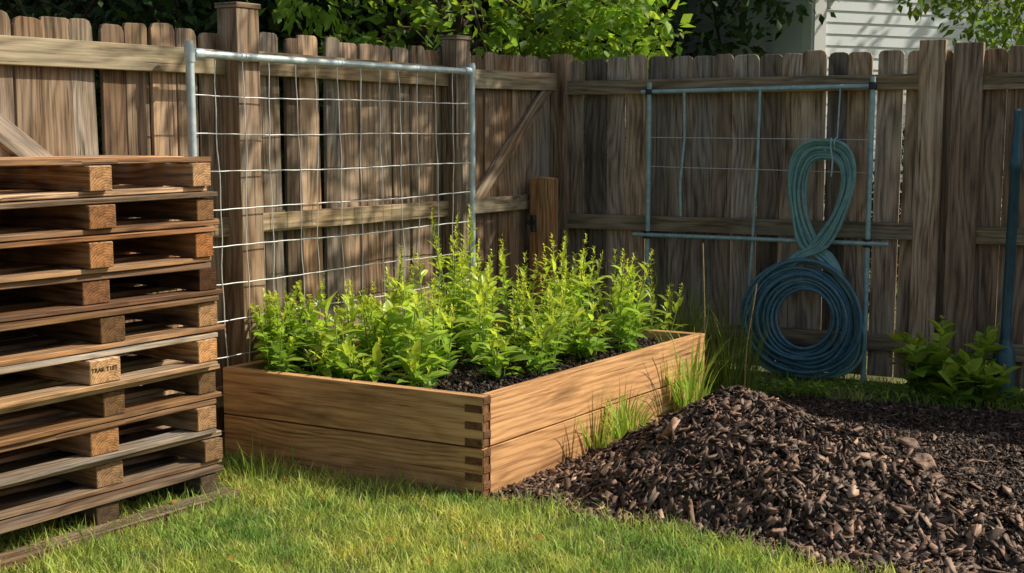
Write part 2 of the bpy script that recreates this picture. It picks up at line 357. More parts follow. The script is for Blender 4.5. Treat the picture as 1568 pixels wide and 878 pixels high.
def tuft(name,p,n,lmin,lmax,w,spread,arch,cb=1.0,yel=0.0):
    th=R.uniform(0,2*np.pi,n); r=spread*np.sqrt(R.uniform(0,1,n))
    base=np.stack([p[0]+r*np.cos(th),p[1]+r*np.sin(th),np.full(n,p[2])],-1)
    L=R.uniform(lmin,lmax,n); th=th+R.normal(0,.6,n)
    out=np.stack([np.cos(th),np.sin(th),np.zeros(n)],-1); side=np.stack([-np.sin(th),np.cos(th),np.zeros(n)],-1)
    ang=R.uniform(.02,.35,n); bend=R.uniform(.1,arch,n); K=7
    P=[];pos=base.copy()
    for i in range(K):
        ww=(w*(1-(i/(K-1))**1.6)+.0003)
        P+= [pos-side*ww/2,pos+side*ww/2]
        a=ang+bend*((i/(K-1))**1.4)
        pos=pos+(out*np.sin(a)[:,None]+np.array([0,0,1])*np.cos(a)[:,None])*(L/(K-1))[:,None]
    P=np.stack(P,1); F=[(2*i,2*i+1,2*i+3,2*i+2) for i in range(K-1)]
    br=cb*R.uniform(.5,1.25,n); col=np.stack([br*(.78+yel),br,br*.55],-1)
    dry=R.uniform(0,1,n)<.08; col[dry]*=np.array([1.5,1.0,1.3])
    return np_mesh(name,P,F,col,M_grass,True)
tuft('grass_tuft',(.49,5.42,.06),95,.14,.30,.0095,.08,1.8,.95,.0)
tuft('grass_tuft',(.36,5.25,.08),25,.08,.2,.008,.06,1.6,.9,.0)
tuft('grass_tuft',(.85,5.98,.05),80,.22,.54,.010,.07,1.8,.85,.0)
tuft('grass_tuft',(1.16,6.72,0),190,.25,.60,.006,.14,.8,.5)
tuft('grass_tuft',(1.02,6.85,0),120,.25,.62,.006,.12,.8,.45)
tuft('grass_tuft',(.85,6.85,0),190,.4,.78,.006,.15,.9,.45)
tuft('grass_tuft',(.62,6.98,0),130,.4,.80,.006,.15,.9,.4)
tuft('grass_tuft',(-.35,4.93,0),40,.06,.14,.005,.12,1.2,.8,.0)
tuft('grass_tuft',(-1.0,5.05,0),60,.06,.17,.005,.16,1.2,.8,.0)
tuft('grass_tuft',(-1.2,4.55,0),50,.05,.13,.005,.14,1.2,.9,.0)
tuft('grass_tuft',(-1.45,4.2,0),50,.05,.12,.005,.16,1.2,.9,.0)
curve('dry_stalk',[[(1.0,6.6,0),(1.005,6.6,.45),(.99,6.61,.82)],[(1.2,6.5,0),(1.21,6.5,.3),(1.25,6.48,.62)]],.0035,simple('straw',(.35,.24,.11),(.5,.36,.18),30))
# ---------------------------------------------------------------- fences
def tint(v=.2,warm=.08):
    b=random.uniform(1-v,1+v); w=random.uniform(-warm,warm); return (b*(1+w),b,b*(1-w))
def picket(mb,base,d,n,w,z0,z1,off,tn,m=0):
    c=.020+random.uniform(-.005,.006)
    poly=[(z0,-w/2),(z1-c*1.3,-w/2),(z1-c*.35,-w/2+c*.45),(z1,-w/2+c*1.3),(z1+random.uniform(-.003,.003),w/2-c*1.3),(z1-c*.35,w/2-c*.45),(z1-c*1.3,w/2),(z0,w/2)]
    rot=random.gauss(0,.006)
    U=(UP+d*rot).normalized(); 
    tw=random.gauss(0,.03); W=(d+n*tw).normalized()
    mb.prism(poly,base+n*(off+random.uniform(-.003,.003)),U,W,.018,tn,m)
def fence(name,C,d,n,length,posts,mat,zt,braces=(),mid=(.935,1.02),top=(1.64,1.745),seed=1,gs=1.0,pt={}):
    random.seed(seed); mb=MB(); s=.07
    while s<length:
        w=random.choice([.116,.128,.138,.146]); 
        t=tint(.38,.13)
        if random.random()<.18: t=tuple(x*.6 for x in t)
        picket(mb,C+d*(s+w/2),d,n,w,.03,zt+random.uniform(-.018,.012),0,t)
        s+=w+random.choice([.003,.004,.006,.010])*gs
    ps=sorted(posts)
    for (ra,rb) in ((.18,.27),mid,top):
        edges=[0]+[p[0] for p in ps]+[length]
        for a,b in zip(edges[:-1],edges[1:]):
            if b-a<.2: continue
            tl=random.uniform(-.012,.012)
            U=(d*(b-a)+UP*tl).normalized()
            mb.box(C+d*((a+b)/2)+n*(.034+random.uniform(-.002,.002))+UP*((ra+rb)/2+tl*.3),U,UP,(b-a)-.01,rb-ra,.040,tint(.12,.05),1)
    for (p,w,dp,h,capp) in ps:
        t=pt.get(p,tint(.12,.05))
        mb.prism([(0,-w/2),(h,-w/2),(h,w/2),(0,w/2)],C+d*p+n*(.012+dp/2),UP,d,dp,t,0)
        if capp: mb.box(C+d*p+n*(.012+dp/2)+UP*(h+.012),d,n,w+.014,dp+.014,.022,t,0)
    for (s0,z0,s1,z1,w) in braces:
        a=C+d*s0+UP*z0; b=C+d*s1+UP*z1; U=(b-a); l=U.length; U.normalize(); W=n.cross(U)
        mb.box((a+b)/2+n*.027,U,W,l,w,.030,tint(.1,.05),0)
    return mb.obj(name,[mat,M_rail],.0025)
fence('wooden_fence',C0,dL,nL,6.3,[(.03,.10,.10,1.86,0),(1.13,.125,.10,1.885,1),(2.75,.135,.12,1.925,1),(4.95,.13,.12,1.9,1)],M_fenceL,1.835,
      braces=[(.09,1.70,.92,.99,.075),(4.35,1.72,3.35,.99,.09)],seed=3)
fence('wooden_fence',C0,dR,nR,6.0,[(.03,.09,.06,1.85,0),(2.25,.135,.045,1.88,0),(2.435,.15,.06,1.86,0),(4.6,.13,.1,1.88,1)],M_fenceR,1.84,seed=8,mid=(.80,.89),top=(1.615,1.70),gs=.7,pt={2.25:(1.35,1.28,1.18),2.435:(.8,.74,.68)})
random.seed(5)
hp=empty('wooden_post'); mb=MB(); pc=V(.19,7.62,0)
mb.prism([(0,-.075),(1.12,-.075),(1.13,.0),(1.12,.075),(0,.075)],pc,UP,dR,.09,(.85,.66,.48),0); mb.obj('post',[M_pal],.006,hp)
curve('hinge_pin',[[tuple(pc+nR*.045+dR*-.045+UP*.86),tuple(pc+nR*.10+dR*-.045+UP*.86)],[tuple(pc+nR*.05+dR*-.045+UP*.8),tuple(pc+nR*.05+dR*-.045+UP*.9)]],.018,M_dark,hp)
# ---------------------------------------------------------------- raised bed
random.seed(21)
bed=empty('raised_garden_bed'); mb=MB(); T=.045
def side(A,B,inw,h0,h1,tn,ins0=0,ins1=0):
    U=(B-A); l=U.length; U.normalize()
    c=(A+B)/2+U*(ins0-ins1)/2+inw*(T/2)+UP*((h0+h1)/2)
    mb.box(c,U,UP,l-ins0-ins1,h1-h0,T,tn,0,1)
iF=V(.479,.878,0); iR=V(-.82,.573,0)
for (h0,h1) in ((-.03,.1935),(.2,.398)):
    side(bedc[1],bedc[0],iF,h0,h1,tint(.08,.03))
    side(bedc[0],bedc[3],iR,h0,h1,tint(.08,.03),T+.002,0)
    side(bedc[3],bedc[2],-iF,h0,h1,tint(.06,.03),T+.002,0)
    side(bedc[2],bedc[1],-iR,h0,h1,tint(.06,.03),T+.002,T+.002)
    z0=max(h0,.0); st=(h1-z0)/6
    for i in range(6):
        zc=z0+st*(i+.5)
        if i%2==0:
            mb.box(BN+bF*.042+iF*.001+UP*zc,bF,UP,.078,st*.96,.006,tint(.2,.05),1,1)
        else:
            mb.box(BN+bR*.026+iR*.001+UP*zc,bR,UP,.05,st*.96,.006,tint(.2,.05),1,1)
mb.obj('frame_boards',[M_bed,M_bedend],.003,bed,segs=2)
n=70; vs=[];fs=[]
for j in range(n):
    for i in range(n):
        p=BN+bF*(LF*(.03+.94*i/(n-1)))+bR*(LR*(.02+.96*j/(n-1)))
        e=min(i,j,n-1-i,n-1-j)/8; zz=.335+.012*min(1,e)+.014*float(hn(np.array(p.x*4),np.array(p.y*4)))
        vs.append((p.x,p.y,zz))
fs=[(j*n+i,j*n+i+1,(j+1)*n+i+1,(j+1)*n+i) for j in range(n-1) for i in range(n-1)]
me=bpy.data.meshes.new('soil'); me.from_pydata(vs,[],fs); me.materials.append(M_soil); o=bpy.data.objects.new('soil',me); SC.collection.objects.link(o); o.parent=bed
k=18000; a=R.uniform(.05,LF-.05,k); b=R.uniform(.05,LR-.05,k)
chips('soil_crumbs',BN.x+bF.x*a+bR.x*b,BN.y+bF.y*a+bR.y*b,.345+.014*hn((BN.x+bF.x*a+bR.x*b)*4,(BN.y+bF.y*a+bR.y*b)*4)+R.uniform(0,.014,k),bed,.006,.022,M_chip,.7,.32,(.4,.8))
# ---------------------------------------------------------------- plants
M_stem=simple('plant_stem',(.18,.28,.06),(.28,.40,.09),30)
def plant(name,p,h,nst,leafL,wide=False,lean=.35,cb=1.0,dens=1.0,spike=1.0,yel=.45):
    pos=[];D=[];NN=[];S=[];Cc=[];stems=[]
    th0=random.uniform(0,6.283)
    for s in range(nst):
        th=th0+s*6.283/max(1,nst-1)+random.gauss(0,.4); le=random.uniform(.08,lean)*(0.25 if s==0 else 1)
        hh=h*random.uniform(.5,1.0)*(1.08 if s==0 else 1); pts=[]
        cur=np.array([p[0]+random.gauss(0,.014),p[1]+random.gauss(0,.014),p[2]]); K=9
        dirv=np.array([math.cos(th)*le*1.8,math.sin(th)*le*1.8,1.0])
        for i in range(K):
            pts.append(cur.copy()); dd=dirv+np.array([random.gauss(0,.06),random.gauss(0,.06),i*.12]); cur=cur+dd/np.linalg.norm(dd)*hh/(K-1)
        stems.append([tuple(q) for q in pts]); pts=np.array(pts)
        nl=max(4,int(hh/.032*dens)); phi=random.uniform(0,6.28)
        for i in range(nl):
            t=.10+.90*((i+random.uniform(-.2,.2))/nl); t=min(max(t,.02),.995); q=t*(K-1); a=int(q); a=min(a,K-2); c=pts[a]*(1-(q-a))+pts[a+1]*(q-a)
            for opp in (0,1):
                if random.random()<.08: continue
                ph=phi+opp*math.pi+random.gauss(0,.35)
                env=(.6+.6*math.sin(math.pi*min(1,t*.95+.1))) if t<.7 else 1.0*(1.1-t)/.4+.18
                sz=leafL*env*random.uniform(.7,1.3)
                el=random.uniform(-.15,.85)+(t>.75)*.5
                pos.append(c); D.append((math.cos(ph)*math.cos(el),math.sin(ph)*math.cos(el),math.sin(el)))
                NN.append((-math.cos(ph)*math.sin(el)+random.gauss(0,.35),-math.sin(ph)*math.sin(el)+random.gauss(0,.35),math.cos(el)))
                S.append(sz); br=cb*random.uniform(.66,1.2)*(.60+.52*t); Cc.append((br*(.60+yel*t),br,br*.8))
            phi+=1.57 if not wide else 2.4
        top=pts[-1]; dd=pts[-1]-pts[-2]; dd/=np.linalg.norm(dd)
        for i in range(int(26*spike)):
            ph=random.uniform(0,6.28); zz=random.uniform(-.05,.035)*spike; r=.011*(1-(zz+.055)/.13)
            pos.append(top+dd*zz+np.array([math.cos(ph)*r*.5,math.sin(ph)*r*.5,0])); el=random.uniform(.3,1.3)
            D.append((math.cos(ph)*math.cos(el),math.sin(ph)*math.cos(el),math.sin(el))); NN.append((-math.cos(ph)*.8,-math.sin(ph)*.8,.6))
            S.append(random.uniform(.012,.024)); br=cb*1.0; Cc.append((br*1.15,br*1.05,br*.8))
    tm=LEAFW if wide else LEAF
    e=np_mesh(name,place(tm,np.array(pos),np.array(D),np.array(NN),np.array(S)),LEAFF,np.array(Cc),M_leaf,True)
    curve('stems',stems,.0028,M_stem,e,res=1)
    return e
random.seed(37)
def bp(a,b): q=BN+bF*a+bR*b; return (q.x,q.y,.34)
for j in range(7):
    for i in range(5):
        a=.27+i*.205+random.uniform(-.06,.06); b=.22+j*.235+random.uniform(-.07,.07)
        if a<.42 and b<.62: continue
        if random.random()<.05: continue
        h=.22+.10*min(1,b/1.0)+.03*(a>.5)+random.uniform(-.06,.18)
        if b<.35: h*=.8
        if j<3: plant('herb_plant',bp(a,b),h,random.choice([3,3,4]),random.uniform(.085,.118),lean=.40,cb=random.uniform(.85,1.12),dens=.8,spike=.9)
        else: plant('herb_plant',bp(a,b),h*1.12,random.choice([3,3,4]),random.uniform(.066,.09),lean=.32,cb=random.uniform(.8,1.12),dens=.95,spike=1.8)
for q in ((.30,.55,.22),(.46,.24,.17),(.28,.85,.24),(.66,.18,.15),(.24,1.15,.24),(.9,.17,.17),(.22,1.5,.3)):
    plant('herb_plant',bp(q[0],q[1]),q[2],4,.10,lean=.6,cb=1.0,dens=.9,spike=.5)
plant('herb_plant',(-.28,6.12,.33),.74,4,.07,lean=.12,spike=2.4)
plant('herb_plant',(-.22,6.02,.33),.62,3,.07,lean=.15,spike=2.2)
plant('herb_plant',(-.55,6.0,.33),.54,4,.07,lean=.15,spike=1.8)
plant('herb_plant',(.0,6.2,.33),.50,4,.07,lean=.2,spike=1.8)
plant('herb_plant',(.27,6.3,.33),.54,4,.07,lean=.2,spike=2.0)
plant('herb_plant',(-.72,5.7,.33),.44,4,.075,lean=.2,spike=1.7)
for q in ((-1.02,5.47),(-.93,5.6),(-1.06,5.62),(-1.0,5.35)):
    plant('mint_plant',(q[0],q[1],.33),.42,8,.038,wide=True,lean=.40,cb=.85,dens=1.7,spike=.4,yel=.35)
plant('herb_plant',(.50,6.55,.05),.74,6,.075,lean=.25,cb=.7)
plant('herb_plant',(.30,6.75,.05),.74,6,.075,lean=.25,cb=.6)
plant('herb_plant',(.72,6.5,.05),.66,5,.075,lean=.25,cb=.7)
for q in ((2.26,6.62,.48),(2.38,6.56,.44),(2.15,6.66,.38),(2.30,6.48,.32),(2.42,6.45,.26)):
    plant('broadleaf_weed',(q[0],q[1],0),q[2],5,.105,wide=True,lean=.55,cb=.85,dens=.65,spike=.3)
def groundcover(name,x,y,z,s,cb):
    n=len(x); th=R.uniform(0,6.28,n); el=R.uniform(-.1,.9,n)
    D=np.stack([np.cos(th)*np.cos(el),np.sin(th)*np.cos(el),np.sin(el)],-1)
    N_=np.stack([-np.cos(th)*np.sin(el),-np.sin(th)*np.sin(el),np.cos(el)],-1)+R.normal(0,.2,(n,3))
    br=cb*R.uniform(.6,1.2,n)
    return np_mesh(name,place(LEAFW,np.stack([x,y,z],-1),D,N_,R.uniform(.6,1.3,n)*s),LEAFF,np.stack([br*.8,br,br*.8],-1),M_leaf,True)
n=1900; t=R.uniform(0,1,n); x=1.15+t*1.9; y=6.78-.42*t+R.normal(0,.07,n)-.0
k=(R.uniform(0,1,n)<.45+.6*hn(x*2,y*2))|(x>2.4); groundcover('ground_cover_weeds',x[k],y[k],R.uniform(.005,.07,k.sum()),.032,.7)
# ---------------------------------------------------------------- pallets
random.seed(77)
d1=V(.58,.815,0).normalized(); dA=-d1; dB=V(-.815,.58,0).normalized(); P0=V(-1.105,4.79,0)
zc=.001
for i in range(10):
    mb=MB(); ang=random.gauss(0,.022); rot=Matrix.Rotation(ang,3,'Z'); A=rot@dA; B=rot@dB
    hs_=random.uniform(.080,.090)
    O=P0+dA*random.uniform(-.022,.036)+dB*random.uniform(-.020,.024)+UP*zc
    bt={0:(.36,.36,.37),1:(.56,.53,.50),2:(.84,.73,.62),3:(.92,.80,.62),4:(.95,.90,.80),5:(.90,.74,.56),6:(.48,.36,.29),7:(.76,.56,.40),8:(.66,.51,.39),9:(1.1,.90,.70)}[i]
    def tt(v=.18,dk=.22):
        q=tint(v,.12); k_=random.uniform(.30,.68) if random.random()<dk else 1
        if random.random()<.28: q=(q[0]*.78,q[1]*.95,q[2]*1.22)
        return tuple(a*b*k_ for a,b in zip(q,bt))
    Lp=1.14; Wp=.60; tb=.0195; td=.0235
    for q_,(a0,w) in enumerate(((random.uniform(0,.02),random.uniform(.075,.10)),(.46+random.uniform(-.02,.025),random.uniform(.09,.13)),(1.04,.09))):
        o2=random.uniform(-.026,.014)
        tn=tt(.22,.35)
        if i==4 and q_==1: tn=(1.15,1.1,1.0); a0=.46; o2=-.01; w=.13
        mb.box(O+A*(a0+w/2)+B*(Wp/2+o2)+UP*(tb+.001+hs_/2),(B+A*random.gauss(0,.015)).normalized(),A,Wp-.01,w,hs_,tn,0,1)
    for b0 in (0.004,.25,.49):
        mb.rough(O+A*(Lp/2+random.uniform(-.016,.014))+B*(b0+.048+random.uniform(-.016,.006))+UP*(tb/2),(A+UP*random.gauss(0,.0015)).normalized(),B,Lp,.095,tb-.001,tt(.28,.3),0,1)
    for b0 in (-.002,.125,.25,.375,.50):
        if random.random()<.12 and b0>0.1: continue
        U=(A+UP*random.gauss(0,.003)+B*random.gauss(0,.006)).normalized()
        mb.rough(O+A*(Lp/2+random.uniform(-.022,.012))+B*(b0+.048+random.uniform(-.016,.010))+UP*(tb+.002+hs_+td/2+random.uniform(0,.001)),U,B,Lp,random.uniform(.08,.1),td-random.uniform(.001,.007),tt(.28,.26),0,1)
    ob=mb.obj('wooden_pallet',[M_pal,M_palend],.0028)
    if i==4:
        tc=bpy.data.curves.new('stamp_text','FONT'); tc.body='TRAK T18T'; tc.size=.022; tc.align_x='CENTER'; tc.align_y='CENTER'; tc.extrude=.0004
        tob=bpy.data.objects.new('stamp_text',tc); SC.collection.objects.link(tob)
        tc.materials.append(simple('stamp_ink',(.02,.015,.01),(.05,.035,.02),50))
        X_=(-A).normalized(); Z_=(-B).normalized(); Mx=Matrix((X_,UP,Z_)).transposed().to_4x4()
        Mx.translation=O+A*(.46+.065)+B*(-.0068)+UP*.068
        tob.matrix_world=Mx; tob.parent=ob
    zc+=tb+.002+hs_+td+.0015
# weathered timber lying in the grass under the stack
random.seed(3); mb=MB(); 
mb.rough(P0+dA*.62-dB*.035+UP*.012,dA,dB,1.25,.09,.05,(.40,.40,.40),0,1); mb.obj('ground_timber',[M_pal,M_palend],.004)
# ---------------------------------------------------------------- trellis
random.seed(9)
tr=empty('garden_trellis'); tA=V(-1.323,5.321,0); tB=V(-.218,6.978,0); tu=(tB-tA).normalized(); tl=(tB-tA).length
curve('side_poles',[[tuple(tA),tuple(tA+UP*1.765)],[tuple(tB+tu*0.0),tuple(tB+UP*1.76)]],.0185,M_galv,tr)
curve('top_bar',[[tuple(tA-tu*.01+UP*1.715),tuple(tA+tu*tl*.35+UP*1.713),tuple(tA+tu*tl*.7+UP*1.712),tuple(tB+tu*.02+UP*1.715)]],.0165,M_galv,tr)
curve('fittings',[[tuple(tA+UP*1.68),tuple(tA+UP*1.75)],[tuple(tA+tu*.02+UP*1.715),tuple(tA+tu*.07+UP*1.715)],[tuple(tB+UP*1.68),tuple(tB+UP*1.75)],[tuple(tB-tu*.02+UP*1.715),tuple(tB-tu*.07+UP*1.715)]],.0225,M_galv,tr)
sp=[]
for r_ in range(10):
    z=1.545-.16*r_; ph=random.uniform(0,6); pts=[]
    for i in range(61):
        t=i/60; pts.append(tuple(tA+tu*tl*t+UP*(z+.003*math.sin(t*9+ph)+.002*abs(math.sin(t*13*math.pi))-.004*math.sin(math.pi*t))+nL*(.004*math.sin(t*14+ph))))
    sp.append(pts)
curve('horizontal_wires',sp,.0028,M_wire,tr,res=1)
sp=[]
for c_ in range(1,13):
    s0=tl*c_/13+random.uniform(-.02,.02); ph=random.uniform(0,6); s1=s0+random.uniform(-.02,.05)
    sp.append([tuple(tA+tu*(s0+(s1-s0)*(i/30)+.005*math.sin(i*.5+ph)+.003*math.sin(i*1.3+ph))+UP*(1.71-1.66*i/30)) for i in range(31)])
curve('vertical_wires',sp,.0023,M_wire,tr,res=1)
tie=[]
for s in (.28,.9,1.5,1.9):
    c=tA+tu*s+UP*1.714
    tie.append([tuple(c+nL*.02*math.cos(q)+UP*.02*math.sin(q)+tu*.004*q) for q in np.linspace(0,12.6,26)])
curve('wire_ties',tie,.0015,M_wire,tr,res=1)
# ---------------------------------------------------------------- pipe frame on right fence
pf=empty('pipe_frame')
def fr(s_x): return V(s_x,8.02-.52*s_x,0)
pL=fr(.808);pR=fr(1.955)
curve('poles',[[tuple(pL),tuple(pL+UP*1.68)],[tuple(pR),tuple(pR+UP*1.69)]],.0145,M_pipe,pf)
curve('bars',[[tuple(pL-dR*.05+UP*1.625),tuple(pR+UP*1.64)],[tuple(fr(.735)+nR*.026+UP*.785),tuple(fr(2.06)+nR*.026+UP*.785)]],.012,M_pipe,pf)
curve('thin_uprights',[[tuple(fr(1.40)+UP*1.63),tuple(fr(1.395)+UP*1.2),tuple(fr(1.375)+UP*.7),tuple(fr(1.35)+UP*.1)],[tuple(fr(1.0)+UP*1.62),tuple(fr(1.005)+UP*1.35),tuple(fr(.985)+UP*1.1),tuple(fr(.99)+UP*.9)]],.0085,M_pipe,pf)
curve('thin_wires',[[tuple(fr(.81)+UP*1.36),tuple(fr(1.4)+UP*1.355),tuple(fr(1.95)+UP*1.35)],[tuple(fr(.81)+UP*1.19),tuple(fr(1.0)+UP*1.185),tuple(fr(1.4)+UP*1.18),tuple(fr(1.95)+UP*1.17)]],.0022,M_wire,pf,res=1)
curve('clamps',[[tuple(p+UP*(z-.022)),tuple(p+UP*(z+.022))] for p in (pL+nR*.012,pR+nR*.012) for z in (.785,)]+[[tuple(pR+UP*1.62),tuple(pR+UP*1.66)],[tuple(pL+UP*1.61),tuple(pL+UP*1.64)]],.023,M_dark,pf)
# ---------------------------------------------------------------- hoses
random.seed(14)
hc=fr(1.70)+nR*.045
sp=[]
for i in range(9):
    q=i/8; pts=[]; cx=random.gauss(0,.006); dz=random.uniform(-.008,.008); ph=random.uniform(0,6)
    Bu=.098+.072*q; Au=.50+.108*q; Bd=.23+.09*q; Ad=.60+.11*q; nk=(q-.5)*.09
    for k in range(140):
        t=2*math.pi*k/140; c=math.cos(t); s2=math.sin(2*t)
        if c>=0: x=Bu*math.copysign(abs(s2)**.68,s2)*(1+.35*c*(1-c)) +.045*math.sin(c*1.57); z=.745+Au*c
        else: x=Bd*math.copysign(abs(s2)**.62,s2)-.03*abs(c)**.5; z=.745+Ad*c
        neck=math.exp(-(c/.28)**2)
        dep=.012*math.sin(t)+.02*q+.02*(i%3)/3+.005*math.sin(3*t+ph)
        pts.append(tuple(hc+dR*(x+cx+nk*neck*math.copysign(1,math.sin(t))+.004*math.sin(5*t+ph))+UP*(z+dz)+nR*dep))
    sp.append(pts)
curve('garden_hose',sp,.0096,M_hoseT,None,True)
sp=[]
lc=fr(1.672)+nR*.075
for i in range(16):
    q=i/15; rr=.165+.168*q; cx=random.gauss(0,.014); cz=.362+random.gauss(0,.009)-.01*(1-q); ph=random.uniform(0,6); e=random.uniform(.94,1.04); dep=random.uniform(0,.06)
    pts=[]
    for k in range(100):
        t=2*math.pi*k/100
        r2=rr*(1+.028*math.sin(2*t+ph)+.016*math.sin(3*t+ph*2))
        z=cz+r2*math.sin(t)*1.01
        pts.append(tuple(lc+dR*(cx+r2*e*math.cos(t)*.98)+UP*max(z,.016)+nR*(dep+.012*math.sin(t*2+ph))))
    sp.append(pts)
curve('garden_hose',sp,.0100,M_hoseB,None,True)
hk=fr(1.80)
curve('hanging_rope',[[tuple(hk+UP*1.64),tuple(hk+nR*.02+UP*1.5),tuple(hk+nR*.04+UP*1.36)],
  [tuple(hk-dR*.02+nR*(.09)+UP*(1.36)),tuple(hk-dR*.02+nR*.10+UP*1.31),tuple(hk-dR*.005+nR*.11+UP*1.24),tuple(hk-dR*.01+nR*.11+UP*1.15)],
  [tuple(hk+nR*(.055+.05*math.cos(q))+UP*(1.325+.035*math.sin(q))) for q in np.linspace(0,6.28,16)]],.0045,M_pipe,None)
# ---------------------------------------------------------------- teal pole right
def lathe(name,prof,loc,mat,parent=None,n=24):
    vs=[];fs=[]
    for (r,z) in prof:
        for k in range(n): a=2*math.pi*k/n; vs.append((loc[0]+r*math.cos(a)+.012*z,loc[1]+r*math.sin(a),loc[2]+z))
    for j in range(len(prof)-1):
        for k in range(n): fs.append((j*n+k,j*n+(k+1)%n,(j+1)*n+(k+1)%n,(j+1)*n+k))
    fs.append(tuple(range(n))[::-1]); fs.append(tuple((len(prof)-1)*n+k for k in range(n)))
    me=bpy.data.meshes.new(name); me.from_pydata(vs,[],fs); me.materials.append(mat)
    me.polygons.foreach_set('use_smooth',[True]*len(fs)); me.update()
    o=bpy.data.objects.new(name,me); SC.collection.objects.link(o)
    m_=o.modifiers.new('e','EDGE_SPLIT'); m_.split_angle=math.radians(40)
    return o
lathe('metal_pole',[(.070,0),(.072,.012),(.060,.02),(.056,.25),(.050,.27),(.030,.30),(.026,.33),(.026,1.2),(.030,1.205),(.030,1.25),(.024,1.26),(.024,1.50),(.01,1.51)],(2.56,6.56,.0),M_teal)
# ---------------------------------------------------------------- rocks
import bmesh
from mathutils import noise as mn
def rock(p,s,mat=M_rock):
    bm=bmesh.new(); bmesh.ops.create_icosphere(bm,subdivisions=3,radius=1)
    o_=random.uniform(0,50)
    for v in bm.verts:
        d=1+.45*mn.noise(v.co*1.1+V(o_,0,0))+.16*mn.noise(v.co*3+V(o_,3,0)); v.co*=d
        v.co=V(v.co.x*s[0],v.co.y*s[1],v.co.z*s[2])
    me=bpy.data.meshes.new('rock'); bm.to_mesh(me); bm.free(); me.materials.append(mat)
    o=bpy.data.objects.new('rock',me); SC.collection.objects.link(o); o.location=p; o.rotation_euler=(0,0,random.uniform(0,6))
def mz(x,y): return float(np.maximum(mulch_h(np.array(x),np.array(y))[0],0))
for (x,y,s) in ((1.70,5.16,.055),(1.74,5.5,.045),(1.62,5.42,.03),(1.86,5.1,.025),(1.28,6.35,.05),(1.13,6.3,.045),(1.2,6.5,.035),(2.2,5.7,.025),(1.42,6.1,.02),(1.95,5.45,.02)):
    rock((x,y,mz(x,y)+s*.4),(s*1.4,s*.8,s*.5),M_rock)
n=70; x,y=grass_pts(n,-1.6,1.0,3.8,5.0); n=len(x)
D=R.normal(0,1,(n,3))*np.array([1,1,.2]); N_=R.normal(0,.3,(n,3))+np.array([0,0,1])
np_mesh('fallen_leaves',place(LEAFW,np.stack([x,y,np.full(n,.045)],-1),D,N_,R.uniform(.012,.03,n)),LEAFF,np.tile([[.95,.45,.3]],(n,1))*R.uniform(.6,1.2,(n,1)),M_grass,True)
# ---------------------------------------------------------------- trees
def tree(name,base,trunk_h,r0,clumps,nleaf,size,mat,cb=1.0,seed=0):
    rg=np.random.default_rng(seed); random.seed(seed)
    cl=np.array([c[:3] for c in clumps]); rad=np.array([c[3] for c in clumps]); N=len(cl)
    w=rad**2; w=w/w.sum(); idx=rg.choice(N,nleaf,p=w)
    u=nrm(rg.normal(0,1,(nleaf,3))); r=rad[idx]*rg.uniform(.25,1.0,nleaf)**.6
    pos=cl[idx]+u*r[:,None]*np.array([1,1,.75])
    D=nrm(u+rg.normal(0,.6,(nleaf,3))+np.array([0,0,-.3])); Nn=rg.normal(0,.55,(nleaf,3))+np.array([0,0,1.0])
    cc=rg.uniform(.6,1.3,N)[idx]*rg.uniform(.6,1.3,nleaf)*cb
    col=np.stack([cc*rg.uniform(.8,1.15,nleaf),cc,cc*.8],-1)
    e=np_mesh(name,place(TL,pos,D,Nn,size*rg.uniform(.6,1.3,nleaf)),TLF,col,mat)
    vs=[];fs=[]
    def limb(pts,ra,rb,n=7):
        b=len(vs)
        for i,p in enumerate(pts):
            t=i/(len(pts)-1); rr=ra*(1-t)+rb*t
            dr=Vector(pts[min(i+1,len(pts)-1)])-Vector(pts[max(i-1,0)]); dr.normalize()
            a=dr.orthogonal().normalized(); c=dr.cross(a)
            for k in range(n): q=2*math.pi*k/n; vs.append(tuple(Vector(p)+(a*math.cos(q)+c*math.sin(q))*rr))
        for i in range(len(pts)-1):
            for k in range(n): fs.append((b+i*n+k,b+i*n+(k+1)%n,b+(i+1)*n+(k+1)%n,b+(i+1)*n+k))
    B=Vector(base); tp=B+V(random.uniform(-.2,.2),random.uniform(-.2,.2),trunk_h)
    limb([tuple(B),tuple(B.lerp(tp,.35)+V(.05,.03,0)),tuple(B.lerp(tp,.7)-V(.04,.03,0)),tuple(tp)],r0,r0*.35,10)
    for i in range(N):
        st=B.lerp(tp,random.uniform(.4,.95)); c=Vector(cl[i]); md=st.lerp(c,.5)+V(0,0,.15)
        limb([tuple(st),tuple(md),tuple(c)],r0*.22,r0*.04,5)
    me=bpy.data.meshes.new('trunk'); me.from_pydata(vs,[],fs); me.materials.append(M_bark); o=bpy.data.objects.new('trunk',me); SC.collection.objects.link(o); o.parent=e
    return e
def crown(cx,cy,z0,z1,rx,ry,n,rmin,rmax,seed):
    random.seed(seed); L=[]
    for i in range(n):
        a=random.uniform(0,6.28); q=math.sqrt(random.random()); z=random.uniform(z0,z1); k=math.sin(math.pi*min(1,max(.25,(z-z0)/(z1-z0)*.8+.2)))
        L.append((cx+rx*q*k*math.cos(a),cy+ry*q*k*math.sin(a),z,random.uniform(rmin,rmax)))
    return L
tree('deciduous_tree',(-.4,11.0,0),4.5,.14,crown(-.4,10.6,2.0,6,2.2,1.6,46,.3,.6,2)+[(.55,10,2.15,.3),(.8,9.9,2.35,.28),(.2,10,2.2,.35),(-.3,9.9,2.25,.35),(-.9,10,2.2,.3),(.95,10,2.05,.2)],11000,.12,M_tleaf,1.2,4)
